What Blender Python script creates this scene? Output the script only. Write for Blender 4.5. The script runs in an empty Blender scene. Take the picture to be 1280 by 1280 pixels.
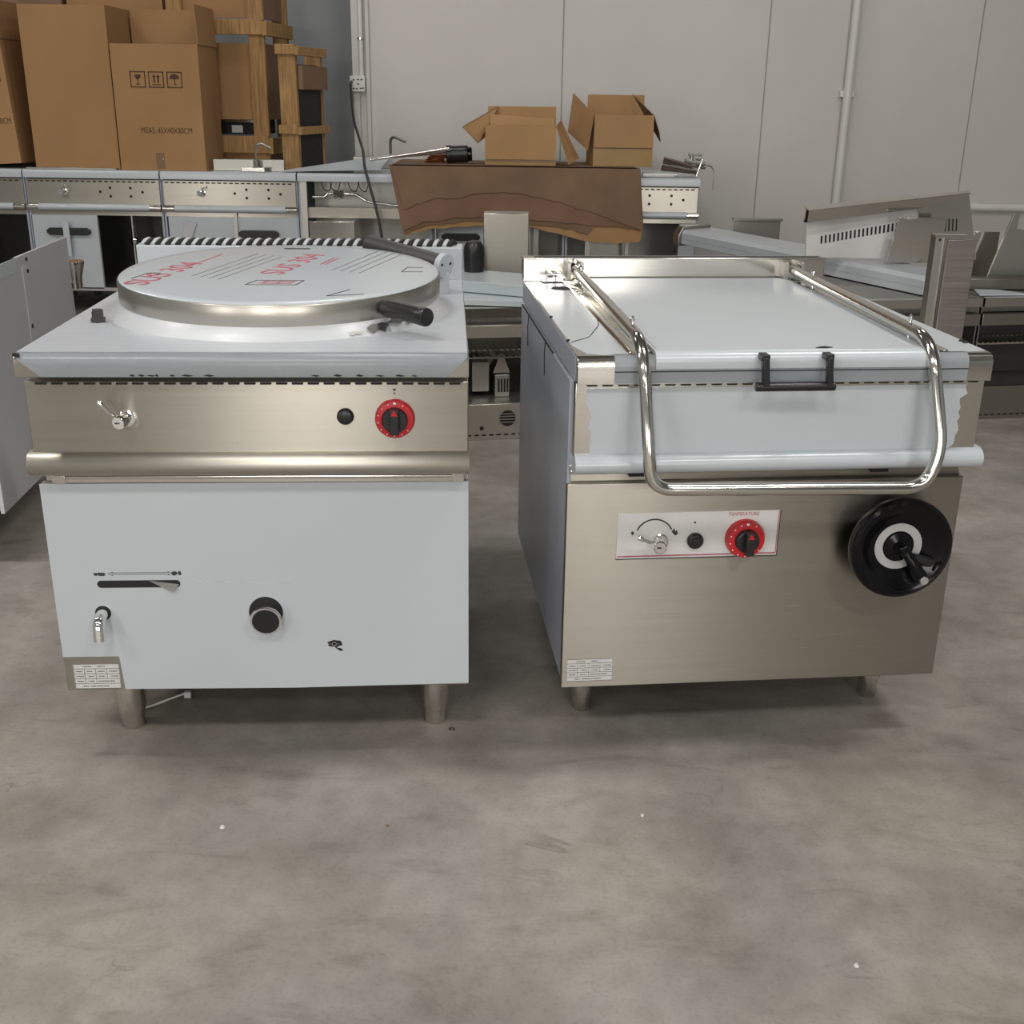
import bpy, bmesh, math, random
from mathutils import Vector, Matrix
random.seed(7)
C = bpy.context.scene.collection
PI = math.pi
# ------------------------------------------------------------------ camera
cam_d = bpy.data.cameras.new('camera'); cam = bpy.data.objects.new('camera', cam_d); C.objects.link(cam)
cam_d.sensor_width = 36; cam_d.sensor_height = 36; cam_d.sensor_fit = 'HORIZONTAL'
cam_d.lens = 1415.2 / 1280 * 36
cam_d.clip_start = .05
cam.matrix_world = Matrix.Translation((0, 0, 1.295)) @ Matrix.Rotation(PI/2 - .3516, 4, 'X') @ Matrix.Rotation(.0144, 4, 'Z')
bpy.context.scene.camera = cam
# ------------------------------------------------------------------ world, lamps, exposure
w = bpy.data.worlds.new('world'); bpy.context.scene.world = w; w.use_nodes = True
w.node_tree.nodes['Background'].inputs[0].default_value = (.9, .95, 1, 1)
w.node_tree.nodes['Background'].inputs[1].default_value = .15
vs = bpy.context.scene.view_settings
vs.view_transform = 'Standard'; vs.look = 'None'; vs.gamma = 1; vs.use_curve_mapping = False
vs.exposure = 0.0
def lamp(name, loc, size, power, col=(1, .97, .93), rot=(0, 0, 0)):
    d = bpy.data.lights.new(name, 'AREA'); d.shape = 'RECTANGLE'; d.size, d.size_y = size; d.energy = power; d.color = col
    o = bpy.data.objects.new(name, d); C.objects.link(o); o.location = loc; o.rotation_euler = rot
for lx in (-4.6, -1.8, 1.9):
    lamp('high_bay_lamp', (lx, 1.95, 4.4), (.9, .3), 56)
for lx in (-3.9, -.9, 2.2):
    for ly, pw in ((-1.3, 54), (-4.3, 36), (6.3, 20)):
        lamp('high_bay_lamp', (lx, ly, 4.4), (.9, .3), pw)
for wx in (-5.1, -.85, 2.5):
    lamp('added_window_light', (wx, -5.95, 1.75), (1.1, 2.4), 92, (1, .97, .92), (PI/2, 0, 0))  # unseen windows, added for bright steel reflections and front fill
# ------------------------------------------------------------------ materials
def new_mat(name):
    m = bpy.data.materials.new(name); m.use_nodes = True
    nt = m.node_tree; return m, nt, nt.nodes['Principled BSDF']
def N(nt, t, **kw):
    n = nt.nodes.new(t)
    for k, v in kw.items():
        if k in n.inputs: n.inputs[k].default_value = v
        else: setattr(n, k, v)
    return n
def coords(nt, scale=(1, 1, 1)):
    tc = N(nt, 'ShaderNodeTexCoord'); mp = N(nt, 'ShaderNodeMapping'); mp.inputs['Scale'].default_value = scale
    nt.links.new(tc.outputs['Object'], mp.inputs[0]); return mp.outputs[0]
def noise_mix(nt, vec, scale, detail, c1, c2, lo=.35, hi=.65):
    n = N(nt, 'ShaderNodeTexNoise', Scale=scale, Detail=detail); nt.links.new(vec, n.inputs['Vector'])
    r = N(nt, 'ShaderNodeValToRGB'); r.color_ramp.elements[0].position = lo; r.color_ramp.elements[1].position = hi
    r.color_ramp.elements[0].color = (*c1, 1); r.color_ramp.elements[1].color = (*c2, 1)
    nt.links.new(n.outputs['Fac'], r.inputs[0]); return r.outputs[0], n.outputs['Fac']
def mat(name, col, rough=.5, metal=0, var=.12, scale=6, stretch=(1, 1, 1), bump=0, bscale=60, spec=.5, coat=0):
    m, nt, b = new_mat(name); v = coords(nt, stretch)
    c, f = noise_mix(nt, v, scale, 5, [x*(1-var) for x in col], [min(1, x*(1+var*.6)) for x in col])
    nt.links.new(c, b.inputs['Base Color'])
    b.inputs['Roughness'].default_value = rough; b.inputs['Metallic'].default_value = metal
    b.inputs['Specular IOR Level'].default_value = spec; b.inputs['Coat Weight'].default_value = coat
    if bump:
        n = N(nt, 'ShaderNodeTexNoise', Scale=bscale, Detail=4); nt.links.new(v, n.inputs['Vector'])
        bp = N(nt, 'ShaderNodeBump', Strength=bump, Distance=.002); nt.links.new(n.outputs['Fac'], bp.inputs['Height'])
        nt.links.new(bp.outputs[0], b.inputs['Normal'])
    return m
def steel(name, col, rough, aniso, brush=.05):
    m, nt, b = new_mat(name); v = coords(nt, (1.2, 40, 160))
    c, f = noise_mix(nt, v, 3, 4, [x*(1-brush) for x in col], [x*(1+brush*.5) for x in col], .3, .7)
    nt.links.new(c, b.inputs['Base Color']); b.inputs['Metallic'].default_value = 1
    mr = N(nt, 'ShaderNodeMapRange'); mr.inputs['To Min'].default_value = rough*.8; mr.inputs['To Max'].default_value = rough*1.2
    nt.links.new(f, mr.inputs['Value']); nt.links.new(mr.outputs[0], b.inputs['Roughness'])
    if aniso:
        b.inputs['Anisotropic'].default_value = aniso
        b.inputs['Anisotropic Rotation'].default_value = .25; t = N(nt, 'ShaderNodeTangent'); t.direction_type = 'UV_MAP'; nt.links.new(t.outputs[0], b.inputs['Tangent'])
    n = N(nt, 'ShaderNodeTexNoise', Scale=1.6, Detail=2); nt.links.new(coords(nt), n.inputs['Vector'])
    bp = N(nt, 'ShaderNodeBump', Strength=.12, Distance=.01); nt.links.new(n.outputs['Fac'], bp.inputs['Height'])
    nt.links.new(bp.outputs[0], b.inputs['Normal'])
    return m
STEEL = steel('brushed_steel', (.41, .385, .335), .33, .9, .03)
SATIN = steel('satin_steel', (.54, .51, .46), .34, 0, .03)
STEEL2 = steel('polished_steel', (.68, .66, .61), .14, 0)
STEELD = steel('dull_steel', (.42, .41, .38), .38, .5)
CHROME = mat('chrome', (.85, .85, .84), .07, 1, .02)
FILM = mat('white_film', (.50, .54, .57), .22, 0, .03, 2.2, bump=.06, bscale=14)
FILMW = mat('white_film_wrinkled', (.55, .57, .59), .3, 0, .05, 3, bump=.35, bscale=40)
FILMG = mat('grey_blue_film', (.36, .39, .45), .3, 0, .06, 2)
FILMB = mat('pale_blue_film', (.52, .58, .60), .25, 0, .05, 2)
GREYP = mat('grey_panel_film', (.52, .53, .55), .42, 0, .06, 2)
BLACK = mat('black_plastic', (.012, .012, .013), .32, 0, .2)
GLOSS = mat('gloss_black', (.004, .004, .005), .16, 0, .1, spec=.22)
DARK = mat('dark_recess', (.010, .010, .011), .7, 0, .2)
RUBBER = mat('grey_rubber', (.045, .043, .043), .45, 0, .2)
RED = mat('red_dial', (.50, .012, .02), .28, 0, .08)
PLATE = mat('silver_label', (.62, .61, .60), .4, 0, .05)
PRINT = mat('printed_ink', (.03, .03, .032), .6, 0, .2)
PRINTR = mat('red_ink', (.42, .12, .15), .6, 0, .25, 30)
PRINTB = mat('brown_ink', (.075, .04, .02), .8, 0, .2)
MARKW = mat('white_ink', (.8, .8, .8), .5)
CARD = mat('carton_board', (.37, .215, .10), .85, 0, .07, 3, (1, 1, .5), .12, 90, .2)
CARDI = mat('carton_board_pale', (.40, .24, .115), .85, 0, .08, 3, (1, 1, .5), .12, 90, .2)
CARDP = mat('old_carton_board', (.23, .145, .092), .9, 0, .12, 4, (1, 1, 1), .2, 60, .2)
TAPE = mat('packing_tape', (.34, .20, .05), .3, 0, .1)
WOOD = mat('crate_pine', (.38, .225, .095), .75, 0, .3, 5, (14, 14, 1.2), .25, 50, .25)
PVC = mat('white_pvc', (.70, .69, .66), .35, 0, .04)
TRIMM = mat('white_metal_trim', (.58, .57, .54), .4, 0, .05)
COPPER = mat('copper', (.55, .22, .10), .35, 1, .1)
ROD = mat('brown_steel_rod', (.20, .15, .13), .35, 1, .2)
ALU = mat('aluminium', (.75, .75, .74), .3, 1, .05)

def floor_mat():
    m, nt, b = new_mat('concrete_floor'); v = coords(nt)
    c1, f1 = noise_mix(nt, v, .9, 8, (.262, .250, .230), (.372, .360, .338), .36, .66)
    c2, f2 = noise_mix(nt, v, 4.2, 10, (.60, .57, .54), (1.0, .99, .98), .30, .62)
    mx = N(nt, 'ShaderNodeMix', data_type='RGBA', blend_type='MULTIPLY'); mx.inputs[0].default_value = .7
    nt.links.new(c1, mx.inputs[6]); nt.links.new(c2, mx.inputs[7])
    # trowel scuffs: stretched, distorted noise
    n3 = N(nt, 'ShaderNodeTexNoise', Scale=2.6, Detail=9, Roughness=.7, Distortion=1.6)
    nt.links.new(coords(nt, (1, 2.3, 1)), n3.inputs['Vector'])
    r3 = N(nt, 'ShaderNodeValToRGB'); e = r3.color_ramp.elements; e[0].position = .33; e[0].color = (.62, .56, .52, 1); e[1].position = .46; e[1].color = (1, 1, 1, 1)
    nt.links.new(n3.outputs['Fac'], r3.inputs[0])
    m2 = N(nt, 'ShaderNodeMix', data_type='RGBA', blend_type='MULTIPLY'); m2.inputs[0].default_value = .5
    nt.links.new(mx.outputs[2], m2.inputs[6]); nt.links.new(r3.outputs[0], m2.inputs[7])
    c6, f6 = noise_mix(nt, v, 19, 9, (.66, .65, .64), (1, 1, 1), .34, .6)
    m6 = N(nt, 'ShaderNodeMix', data_type='RGBA', blend_type='MULTIPLY'); m6.inputs[0].default_value = .38
    nt.links.new(m2.outputs[2], m6.inputs[6]); nt.links.new(c6, m6.inputs[7])
    # thin wandering scratches, only in places
    n7 = N(nt, 'ShaderNodeTexNoise', Scale=1.9, Detail=4, Distortion=.8); nt.links.new(coords(nt, (1.3, 2, 1)), n7.inputs['Vector'])
    r7 = N(nt, 'ShaderNodeValToRGB'); e = r7.color_ramp.elements; e[0].position = .492; e[0].color = (0, 0, 0, 1); e[1].position = .5; e[1].color = (1, 1, 1, 1)
    x = e.new(.508); x.color = (0, 0, 0, 1); nt.links.new(n7.outputs['Fac'], r7.inputs[0])
    n8 = N(nt, 'ShaderNodeTexNoise', Scale=4.5, Detail=3); nt.links.new(v, n8.inputs['Vector'])
    r8 = N(nt, 'ShaderNodeValToRGB'); r8.color_ramp.elements[0].position = .55; r8.color_ramp.elements[1].position = .66; nt.links.new(n8.outputs['Fac'], r8.inputs[0])
    k7 = N(nt, 'ShaderNodeMath', operation='MULTIPLY'); nt.links.new(r7.outputs[0], k7.inputs[0]); nt.links.new(r8.outputs[0], k7.inputs[1])
    k8 = N(nt, 'ShaderNodeMath', operation='MULTIPLY'); k8.inputs[1].default_value = .45; nt.links.new(k7.outputs[0], k8.inputs[0])
    m7 = N(nt, 'ShaderNodeMix', data_type='RGBA'); m7.inputs[7].default_value = (.09, .08, .07, 1)
    nt.links.new(k8.outputs[0], m7.inputs[0]); nt.links.new(m6.outputs[2], m7.inputs[6]); m2 = m7
    # pale and pinkish patches
    c4, f4 = noise_mix(nt, v, 1.7, 6, (.47, .46, .46), (.53, .495, .47), .4, .6)
    m3 = N(nt, 'ShaderNodeMix', data_type='RGBA', blend_type='OVERLAY'); m3.inputs[0].default_value = .8
    nt.links.new(m2.outputs[2], m3.inputs[6]); nt.links.new(c4, m3.inputs[7])
    # grit
    n5 = N(nt, 'ShaderNodeTexNoise', Scale=120, Detail=3); nt.links.new(v, n5.inputs['Vector'])
    r5 = N(nt, 'ShaderNodeValToRGB'); r5.color_ramp.elements[0].position = .3; r5.color_ramp.elements[0].color = (.7, .69, .68, 1); r5.color_ramp.elements[1].position = .5
    nt.links.new(n5.outputs['Fac'], r5.inputs[0])
    m4 = N(nt, 'ShaderNodeMix', data_type='RGBA', blend_type='MULTIPLY'); m4.inputs[0].default_value = .45
    nt.links.new(m3.outputs[2], m4.inputs[6]); nt.links.new(r5.outputs[0], m4.inputs[7])
    nt.links.new(m4.outputs[2], b.inputs['Base Color'])
    mr = N(nt, 'ShaderNodeMapRange'); mr.inputs['To Min'].default_value = .42; mr.inputs['To Max'].default_value = .7
    nt.links.new(f2, mr.inputs['Value']); nt.links.new(mr.outputs[0], b.inputs['Roughness'])
    bp = N(nt, 'ShaderNodeBump', Strength=.25, Distance=.004); nt.links.new(n3.outputs['Fac'], bp.inputs['Height']); nt.links.new(bp.outputs[0], b.inputs['Normal'])
    return m
FLOOR = floor_mat()
WALL = mat('painted_wall_panel', (.64, .615, .58), .55, 0, .06, 1.1, (1, 1, .6))
WALLD = mat('grey_blue_wall_panel', (.34, .36, .37), .55, 0, .06, 1.1)
CEIL = mat('ceiling_sheet', (.26, .26, .26), .7, 0, .05, 1)
# ------------------------------------------------------------------ mesh helpers
def box(x0, x1, y0, y1, z0, z1):
    def f(bm):
        v = [bm.verts.new((x, y, z)) for x in (x0, x1) for y in (y0, y1) for z in (z0, z1)]
        for q in ((0, 1, 3, 2), (4, 6, 7, 5), (0, 4, 5, 1), (2, 3, 7, 6), (0, 2, 6, 4), (1, 5, 7, 3)): bm.faces.new([v[i] for i in q])
    return f
def loft(bm, rings, cap=True):
    rs = [[bm.verts.new(p) for p in r] for r in rings]; n = len(rs[0])
    for a, b in zip(rs, rs[1:]):
        for i in range(n): bm.faces.new((a[i], a[(i+1) % n], b[(i+1) % n], b[i]))
    if cap: bm.faces.new(rs[0][::-1]); bm.faces.new(rs[-1])
def frame_of(d):
    d = d.normalized(); a = Vector((0, 0, 1)) if abs(d.z) < .9 else Vector((1, 0, 0))
    u = d.cross(a).normalized(); return u, d.cross(u).normalized()
def cyl(a, b, r, n=24, r2=None):
    def f(bm):
        A, B = Vector(a), Vector(b); u, v = frame_of(B-A)
        loft(bm, [[p + (u*math.cos(2*PI*i/n) + v*math.sin(2*PI*i/n))*q for i in range(n)] for p, q in ((A, r), (B, r if r2 is None else r2))])
    return f
def turn(a, d, prof, n=32):
    """turned shape: prof = [(distance along d, radius)]"""
    def f(bm):
        A, D = Vector(a), Vector(d).normalized(); u, v = frame_of(D)
        loft(bm, [[A + D*t + (u*math.cos(2*PI*i/n) + v*math.sin(2*PI*i/n))*max(r, 1e-5) for i in range(n)] for t, r in prof])
    return f
def tube(pts, r, n=12):
    def f(bm):
        P = [Vector(p) for p in pts]; rings = []; u = None
        for i, p in enumerate(P):
            d = (P[min(i+1, len(P)-1)] - P[max(i-1, 0)]).normalized()
            if u is None: u, v = frame_of(d)
            else: u = (u - d*u.dot(d)).normalized(); v = d.cross(u)
            rings.append([p + (u*math.cos(2*PI*k/n) + v*math.sin(2*PI*k/n))*r for k in range(n)])
        loft(bm, rings)
    return f
def fillet(pts, rad, seg=7):
    P = [Vector(p) for p in pts]; out = [P[0]]
    for i in range(1, len(P)-1):
        a, b = (P[i-1]-P[i]), (P[i+1]-P[i]); r = min(rad[i-1] if isinstance(rad, (list, tuple)) else rad, a.length*.49, b.length*.49)
        s, e = P[i] + a.normalized()*r, P[i] + b.normalized()*r
        for k in range(seg+1):
            t = k/seg; out.append(s*(1-t)**2 + P[i]*2*t*(1-t) + e*t*t)
    out.append(P[-1]); return out
def prof_x(prof, x0, x1):
    return lambda bm: loft(bm, [[(x0, y, z) for y, z in prof], [(x1, y, z) for y, z in prof]])
def prof_y(poly, y0, y1):
    return lambda bm: loft(bm, [[(x, y0, z) for x, z in poly], [(x, y1, z) for x, z in poly]])
def prof_z(poly, z0, z1):
    return lambda bm: loft(bm, [[(x, y, z0) for x, y in poly], [(x, y, z1) for x, y in poly]])
def ring(c, d, ro, ri, t, n=40):
    def f(bm):
        A, D = Vector(c), Vector(d).normalized(); u, v = frame_of(D)
        cs = [u*math.cos(2*PI*i/n) + v*math.sin(2*PI*i/n) for i in range(n)]
        R = [[bm.verts.new(A + D*h + q*r) for q in cs] for h, r in ((0, ro), (t, ro), (t, ri), (0, ri))]
        for a, b in zip(R, R[1:] + R[:1]):
            for i in range(n): bm.faces.new((a[i], a[(i+1) % n], b[(i+1) % n], b[i]))
    return f
def quad(p, thick):
    """thin sheet from 3D outline p, thickness along its normal"""
    def f(bm):
        P = [Vector(q) for q in p]; nrm = (P[1]-P[0]).cross(P[2]-P[0]).normalized()*thick
        loft(bm, [[q for q in P], [q + nrm for q in P]])
    return f
def part(name, parent, m, *shapes, bevel=0, smooth=True, loc=None, rot=None):
    bm = bmesh.new()
    for s in shapes: s(bm)
    bmesh.ops.recalc_face_normals(bm, faces=bm.faces)
    uv = bm.loops.layers.uv.new('UVMap')
    for f_ in bm.faces:
        for l in f_.loops: l[uv].uv = (l.vert.co.x + .3*l.vert.co.y, l.vert.co.z + .7*l.vert.co.y)
    me = bpy.data.meshes.new(name); bm.to_mesh(me); bm.free(); me.materials.append(m)
    o = bpy.data.objects.new(name, me); C.objects.link(o)
    if parent: o.parent = parent
    if loc: o.location = loc
    if rot: o.rotation_euler = rot
    if smooth:
        for p in me.polygons: p.use_smooth = True
        me.set_sharp_from_angle(angle=math.radians(38))
    if bevel:
        b = o.modifiers.new('bevel', 'BEVEL'); b.width = bevel; b.segments = 2; b.limit_method = 'ANGLE'; b.angle_limit = math.radians(50)
        b.harden_normals = False
    return o
def text(name, parent, body, size, loc, rot, m, align='CENTER', ext=.0003, sx=1):
    c = bpy.data.curves.new(name, 'FONT'); c.body = body; c.size = size; c.align_x = align; c.align_y = 'CENTER'; c.extrude = ext
    t = bpy.data.objects.new('lettering', c); C.objects.link(t); bpy.context.view_layer.update()
    me = bpy.data.meshes.new_from_object(t.evaluated_get(bpy.context.evaluated_depsgraph_get()))
    bpy.data.objects.remove(t); bpy.data.curves.remove(c); me.materials.clear(); me.materials.append(m); me.name = name
    o = bpy.data.objects.new(name, me); C.objects.link(o); o.parent = parent; o.location = loc; o.rotation_euler = rot; o.scale = (sx, 1, 1)
    return o
def parts(name, parent, m, shapes, **k):
    return [part(name, parent, m, s_, **k) for s_ in shapes]
def thing(name, label, cat, loc=(0, 0, 0), rz=0, group=None, rot=None):
    o = bpy.data.objects.new(name, None); C.objects.link(o); o.location = loc; o.rotation_euler = rot or (0, 0, rz)
    o.empty_display_size = .1
    return tag(o, label, cat, group)
def tag(o, label, cat, group=None, kind=None):
    o['label'] = label; o['category'] = cat
    if group: o['group'] = group
    if kind: o['kind'] = kind
    return o
def struct(name, m, *shapes, **k):
    o = part(name, None, m, *shapes, smooth=False, **k); o['kind'] = 'structure'; return o
def copy_tree(o, parent=None):
    c = o.copy(); C.objects.link(c); c.parent = parent
    for ch in list(o.children): copy_tree(ch, c)
    return c
FRONT = (PI/2, 0, 0)
# ------------------------------------------------------------------ setting
struct('floor', FLOOR, box(-7, 6, -6, 9.05, -.1, 0))
struct('wall_back', WALL, box(-1.06, 6, 8.0, 8.15, 0, 5))
struct('wall_back_left', WALLD, box(-7, -1.06, 8.9, 9.05, 0, 5))  # recess added so this stretch falls darker; the darker colour deepens that shade
struct('wall_return', WALLD, box(-1.06, -1.0, 8.15, 9.05, 0, 5))
struct('wall_left', WALLD, box(-7.1, -7, -6, 9.05, 0, 5))
struct('wall_right', WALLD, box(6, 6.1, -6, 8.15, 0, 5))
struct('wall_front', WALLD, *[box(x0, x1, -6.1, -6, 0, 5) for x0, x1 in ((-7, -5.65), (-4.55, -1.4), (-.3, 1.95), (3.05, 6))], *[box(x-.55, x+.55, -6.1, -6, z0, z1) for x in (-5.1, -.85, 2.5) for z0, z1 in ((0, .6), (2.9, 5))])
struct('ceiling', CEIL, box(-7, 6, -6, 9.05, 5, 5.1))
SEAM = mat('wall_joint', (.33, .32, .30), .6)
for i, x in enumerate((.286, 1.625, 3.0)):
    struct('trim_%d' % (i+1), SEAM, box(x, x+.006, 7.996, 8.0, 0, 5))
struct('trim_4', TRIMM, box(-1.09, -1.045, 7.97, 8.02, 0, 5), box(-1.0, -.975, 7.97, 8.0, 0, 5), bevel=.003)
# ------------------------------------------------------------------ shared fittings
def leg(parent, x, y, z1, r, name='leg'):
    return part(name, parent, STEEL2, turn((x, y, 0), (0, 0, 1), [(0, r*.74), (.003, r*.82), (.028, r*.84), (.032, r*.88), (.050, r*1.0), (.054, r*1.02), (z1, r*1.04)], 28),
         turn((x, y, .004), (0, 0, 1), [(0, r*.8), (.022, r*.8)], 6))
def dial(parent, x, y, z, R, r, depth=.018, ticks=True):
    k = part('temperature_knob', parent, RED, turn((x, y, z), (0, -1, 0), [(0, R*1.02), (depth*.4, R*1.02), (depth*.75, R*.94), (depth*.8, R*.7)], 48)); k['label'] = 'red dial ring with black grip'
    part('knob_grip', k, BLACK, turn((x, y-depth*.75, z), (0, -1, 0), [(0, r), (depth*.45, r*.97), (depth*.55, r*.9)], 40),
         box(x-r*.34, x+r*.34, y-depth*2.1, y-depth*1.1, z-r*.95, z+r*.95), bevel=.0015)
    part('pointer_mark', k, RED, prof_y([(x-r*.25, z+r*.55), (x+r*.25, z+r*.55), (x, z+r*1.0)], y-depth*2.16, y-depth*2.05))
    marks = []
    for i in range(11):
        a = math.radians(130 + i*26) if ticks else 0
        cx, cz = x + math.sin(a)*R*.86, z + math.cos(a)*R*.86; s = R*.026
        marks.append(box(cx-s, cx+s, y-depth*.86, y-depth*.6, cz-s, cz+s))
    marks.append(box(x-R*.06, x+R*.06, y-depth*.86, y-depth*.6, z+R*.82, z+R*.92))
    part('dial_marks', k, MARKW, *marks)
    return k
def valve(parent, x, y, z, ex, ez, r=.0125):
    t = part('valve_tap', parent, CHROME, turn((x+.008, y, z), (0, -1, 0), [(0, r*1.25), (.006, r*1.25), (.007, r)], 28), turn((x+.006, y-.005, z), (-.15, -1, 0), [(0, r*.8), (.012, r*.8), (.014, r*1.05), (.03, r*1.05), (.034, r*.85)], 28))
    part('tap_lever', t, CHROME, tube([(x-r*.4, y-.022, z+r*.5), (x+(ex-x)*.5, y-.034, z+(ez-z)*.5), (ex, y-.04, ez)], .0036, 10),
         turn((ex, y-.04, ez), (ex-x, -.006, ez-z), [(-.012, .0042), (-.010, .0052), (0, .0052), (.003, .003)], 14))
    part('screw_slot', t, PRINT, box(x-.006+.001, x+.003, y-.0405, y-.039, z-.0008, z+.0012))
    return t
def rating_plate(parent, x0, x1, y, z0, z1):
    p = part('rating_plate', parent, PLATE, box(x0, x1, y-.0012, y, z0, z1)); p['label'] = 'silver specification plate with a printed table'
    W, Hh = x1-x0, z1-z0; L = .0006; s = []
    rows = [0, .19, .40, .60, .80, 1]
    for f in rows: s.append(box(x0+.001, x1-.001, y-.0016, y-.001, z1-f*(Hh-L)-L, z1-f*(Hh-L)))
    for f in (.01, .99): s.append(box(x0+W*f-L/2, x0+W*f+L/2, y-.0016, y-.001, z0, z1))
    for f, a, b in ((.24, .19, .8), (.48, .19, .8), (.72, .19, .6)): s.append(box(x0+W*f-L/2, x0+W*f+L/2, y-.0016, y-.001, z1-b*Hh, z1-a*Hh))
    def dash(fx0, fx1, fz):
        x = x0+W*fx0
        while x < x0+W*fx1:
            wd = random.uniform(.0008, .0016); h = random.uniform(.0012, .0022)
            s.append(box(x, x+wd, y-.0016, y-.001, z1-fz*Hh-h/2, z1-fz*Hh+h/2)); x += wd+.0006
    for fz, spans in ((.1, ((.22, .40), (.52, .68))), (.3, ((.05, .19), (.29, .40), (.53, .68), (.77, .95))), (.5, ((.05, .21), (.32, .43), (.54, .66), (.8, .94))), (.7, ((.06, .2), (.30, .43), (.51, .88))), (.9, ((.18, .3), (.34, .74)))):
        for a, b in spans: dash(a, b, fz)
    part('printed_table', p, PRINT, *s, smooth=False)
    return p
def slots(parent, x0, x1, n, y, z, h=.005, duty=.75):
    st = (x1-x0)/n
    return part('vent_slots', parent, DARK, *[prof_y([(x0+i*st+h*.3, z-h/2), (x0+(i+duty)*st-h*.3, z-h/2), (x0+(i+duty)*st, z), (x0+(i+duty)*st-h*.3, z+h/2), (x0+i*st+h*.3, z+h/2), (x0+i*st, z)], y-.0012, y) for i in range(n)], smooth=False)
def arc(cx, cz, r, a0, a1, n=10):
    return [(cx + r*math.cos(a0+(a1-a0)*i/n), cz + r*math.sin(a0+(a1-a0)*i/n)) for i in range(n+1)]
def lip_profile(z0, z1, y1, r=.018, t=.003, y0=0):
    """worktop section: front lip rolled over at the top edge"""
    o = [(y0, z0)] + [(y0+r-r*math.cos(a), z1-r+r*math.sin(a)) for a in [i*PI/2/6 for i in range(7)]] + [(y1, z1)]
    return o + [(y1, z0+.006), (y0+.02, z0+.006), (y0+.02, z0)]
# ------------------------------------------------------------------ boiling kettle (left)
K = thing('boiling_kettle', 'left stainless boiling kettle with a round film-covered lid and white front panel', 'cooker', (-.8834, 1.9594, 0), .0594)
part('cabinet_body', K, STEELD, box(0, .803, .085, .9, .158, .81))
fp = part('front_panel', K, STEEL, box(-.006, .803, .0635, .082, .155, .596), bevel=.002)
film = part('protective_film', fp, FILM, prof_y([(-.0065, .231), (.104, .231), (.109, .157), (.45, .1545), (.804, .160), (.8035, .5975), (-.0065, .5965)], .0618, .0632)); film['label'] = 'smooth white protective film with a corner cut away'
part('slot_opening', fp, DARK, prof_y(arc(.086, .389, .0075, PI/2, 1.5*PI) + arc(.231, .389, .0075, -PI/2, PI/2), .0608, .0625))
part('torn_film_flap', fp, STEEL2, quad([(.178, .0605, .396), (.236, .0605, .388), (.226, .052, .374), (.212, .056, .379)], .0006))
# arrow mark with tap symbols
ic = []
for a, b in ((.108, .219), ): ic += [box(a, b, .0612, .062, .4125, .4132), box(a, b, .0612, .062, .4092, .4099)]
for sx, bx in ((1, .102), (-1, .225)):
    for dz in (1, -1): ic.append(prof_y([(bx, .411), (bx+sx*.009, .411+dz*.0035), (bx+sx*.009, .411+dz*.0046), (bx-sx*.001, .411)], .0612, .062))
part('arrow_symbol', fp, PRINT, *ic, smooth=False)
def blob(cx, cz, rx, rz, y0, y1, seed, n=22):
    rr = random.Random(seed)
    return prof_y([(cx+math.cos(2*PI*i/n)*rx*rr.uniform(.72, 1.15), cz+math.sin(2*PI*i/n)*rz*rr.uniform(.72, 1.15)) for i in range(n)], y0, y1)
part('tap_symbol', fp, PRINT, blob(.088, .410, .009, .0042, .0612, .062, 1), blob(.077, .410, .004, .003, .0612, .062, 2), box(.074, .081, .0612, .062, .4115, .413))
part('tap_symbol', fp, PRINT, blob(.229, .411, .006, .0045, .0612, .062, 3), blob(.239, .411, .0035, .0045, .0612, .062, 4))
part('torn_film_hole', fp, DARK, blob(.533, .2535, .0155, .0085, .0608, .062, 5, 16), prof_y([(.535, .245), (.546, .243), (.551, .238), (.544, .2375)], .0608, .062))
part('screw_head', fp, STEELD, ring((.533, .0607, .2535), (0, -1, 0), .0048, .0036, .0008, 16), box(.5225, .5275, .0598, .0607, .253, .254), box(.5385, .5435, .0598, .0607, .253, .254))
rating_plate(fp, .010, .1015, .0634, .159, .2145)
part('film_crease', fp, STEELD, tube([(.27, .0615, .393), (.36, .0615, .3905), (.46, .0615, .3865)], .0003, 5))
sp = part('drain_spout', K, CHROME, tube(fillet([(.083, .07, .327), (.083, .028, .326), (.083, .022, .287)], .028), .0115, 20), ring((.083, .022, .289), (0, -.15, -1), .0115, .009, .003, 20))
part('spout_hole', sp, DARK, cyl((.083, .0612, .327), (.083, .063, .327), .0155, 28))
do = part('drain_outlet', K, CHROME, turn((.404, .064, .321), (0, -1, -.12), [(0, .024), (.010, .026), (.022, .0305), (.028, .0315), (.030, .030), (.0302, .027)], 40))
part('outlet_inner_shade', do, DARK, turn((.404, .034, .3174), (0, -1, -.12), [(-.004, .0265), (.0012, .0265)], 40))  # dark disc stands in for the shade inside the open outlet
part('outlet_hole', do, DARK, cyl((.401, .0612, .325), (.401, .063, .325), .0335, 36))
part('hinge_strip', K, STEEL2, box(.02, .795, .055, .075, .600, .626), cyl((.03, .05, .614), (.79, .05, .614), .005, 12), box(.03, .048, .045, .06, .602, .618), box(.772, .795, .04, .06, .604, .622), bevel=.001)
cp = part('control_panel', K, STEEL, box(.002, .803, .03, .10, .664, .802), bevel=.002)
slots(cp, .022, .796, 27, .0295, .7985, .0040)
bn = part('bullnose_rail', K, STEEL, prof_x([(.03-.020*math.sin(a), .6465+.0225*math.cos(a)) for a in [PI*i/14 for i in range(15)]] + [(.09, .624), (.09, .669)], -.006, .8045))
valve(K, .172, .03, .734, .144, .774)
part('ignition_button', K, BLACK, turn((.576, .03, .737), (0, -1, 0), [(0, .0155), (.006, .0155), (.008, .0135), (.012, .0125), (.013, .010)], 32))
kn = dial(K, .667, .03, .733, .036, .0245)
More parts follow.
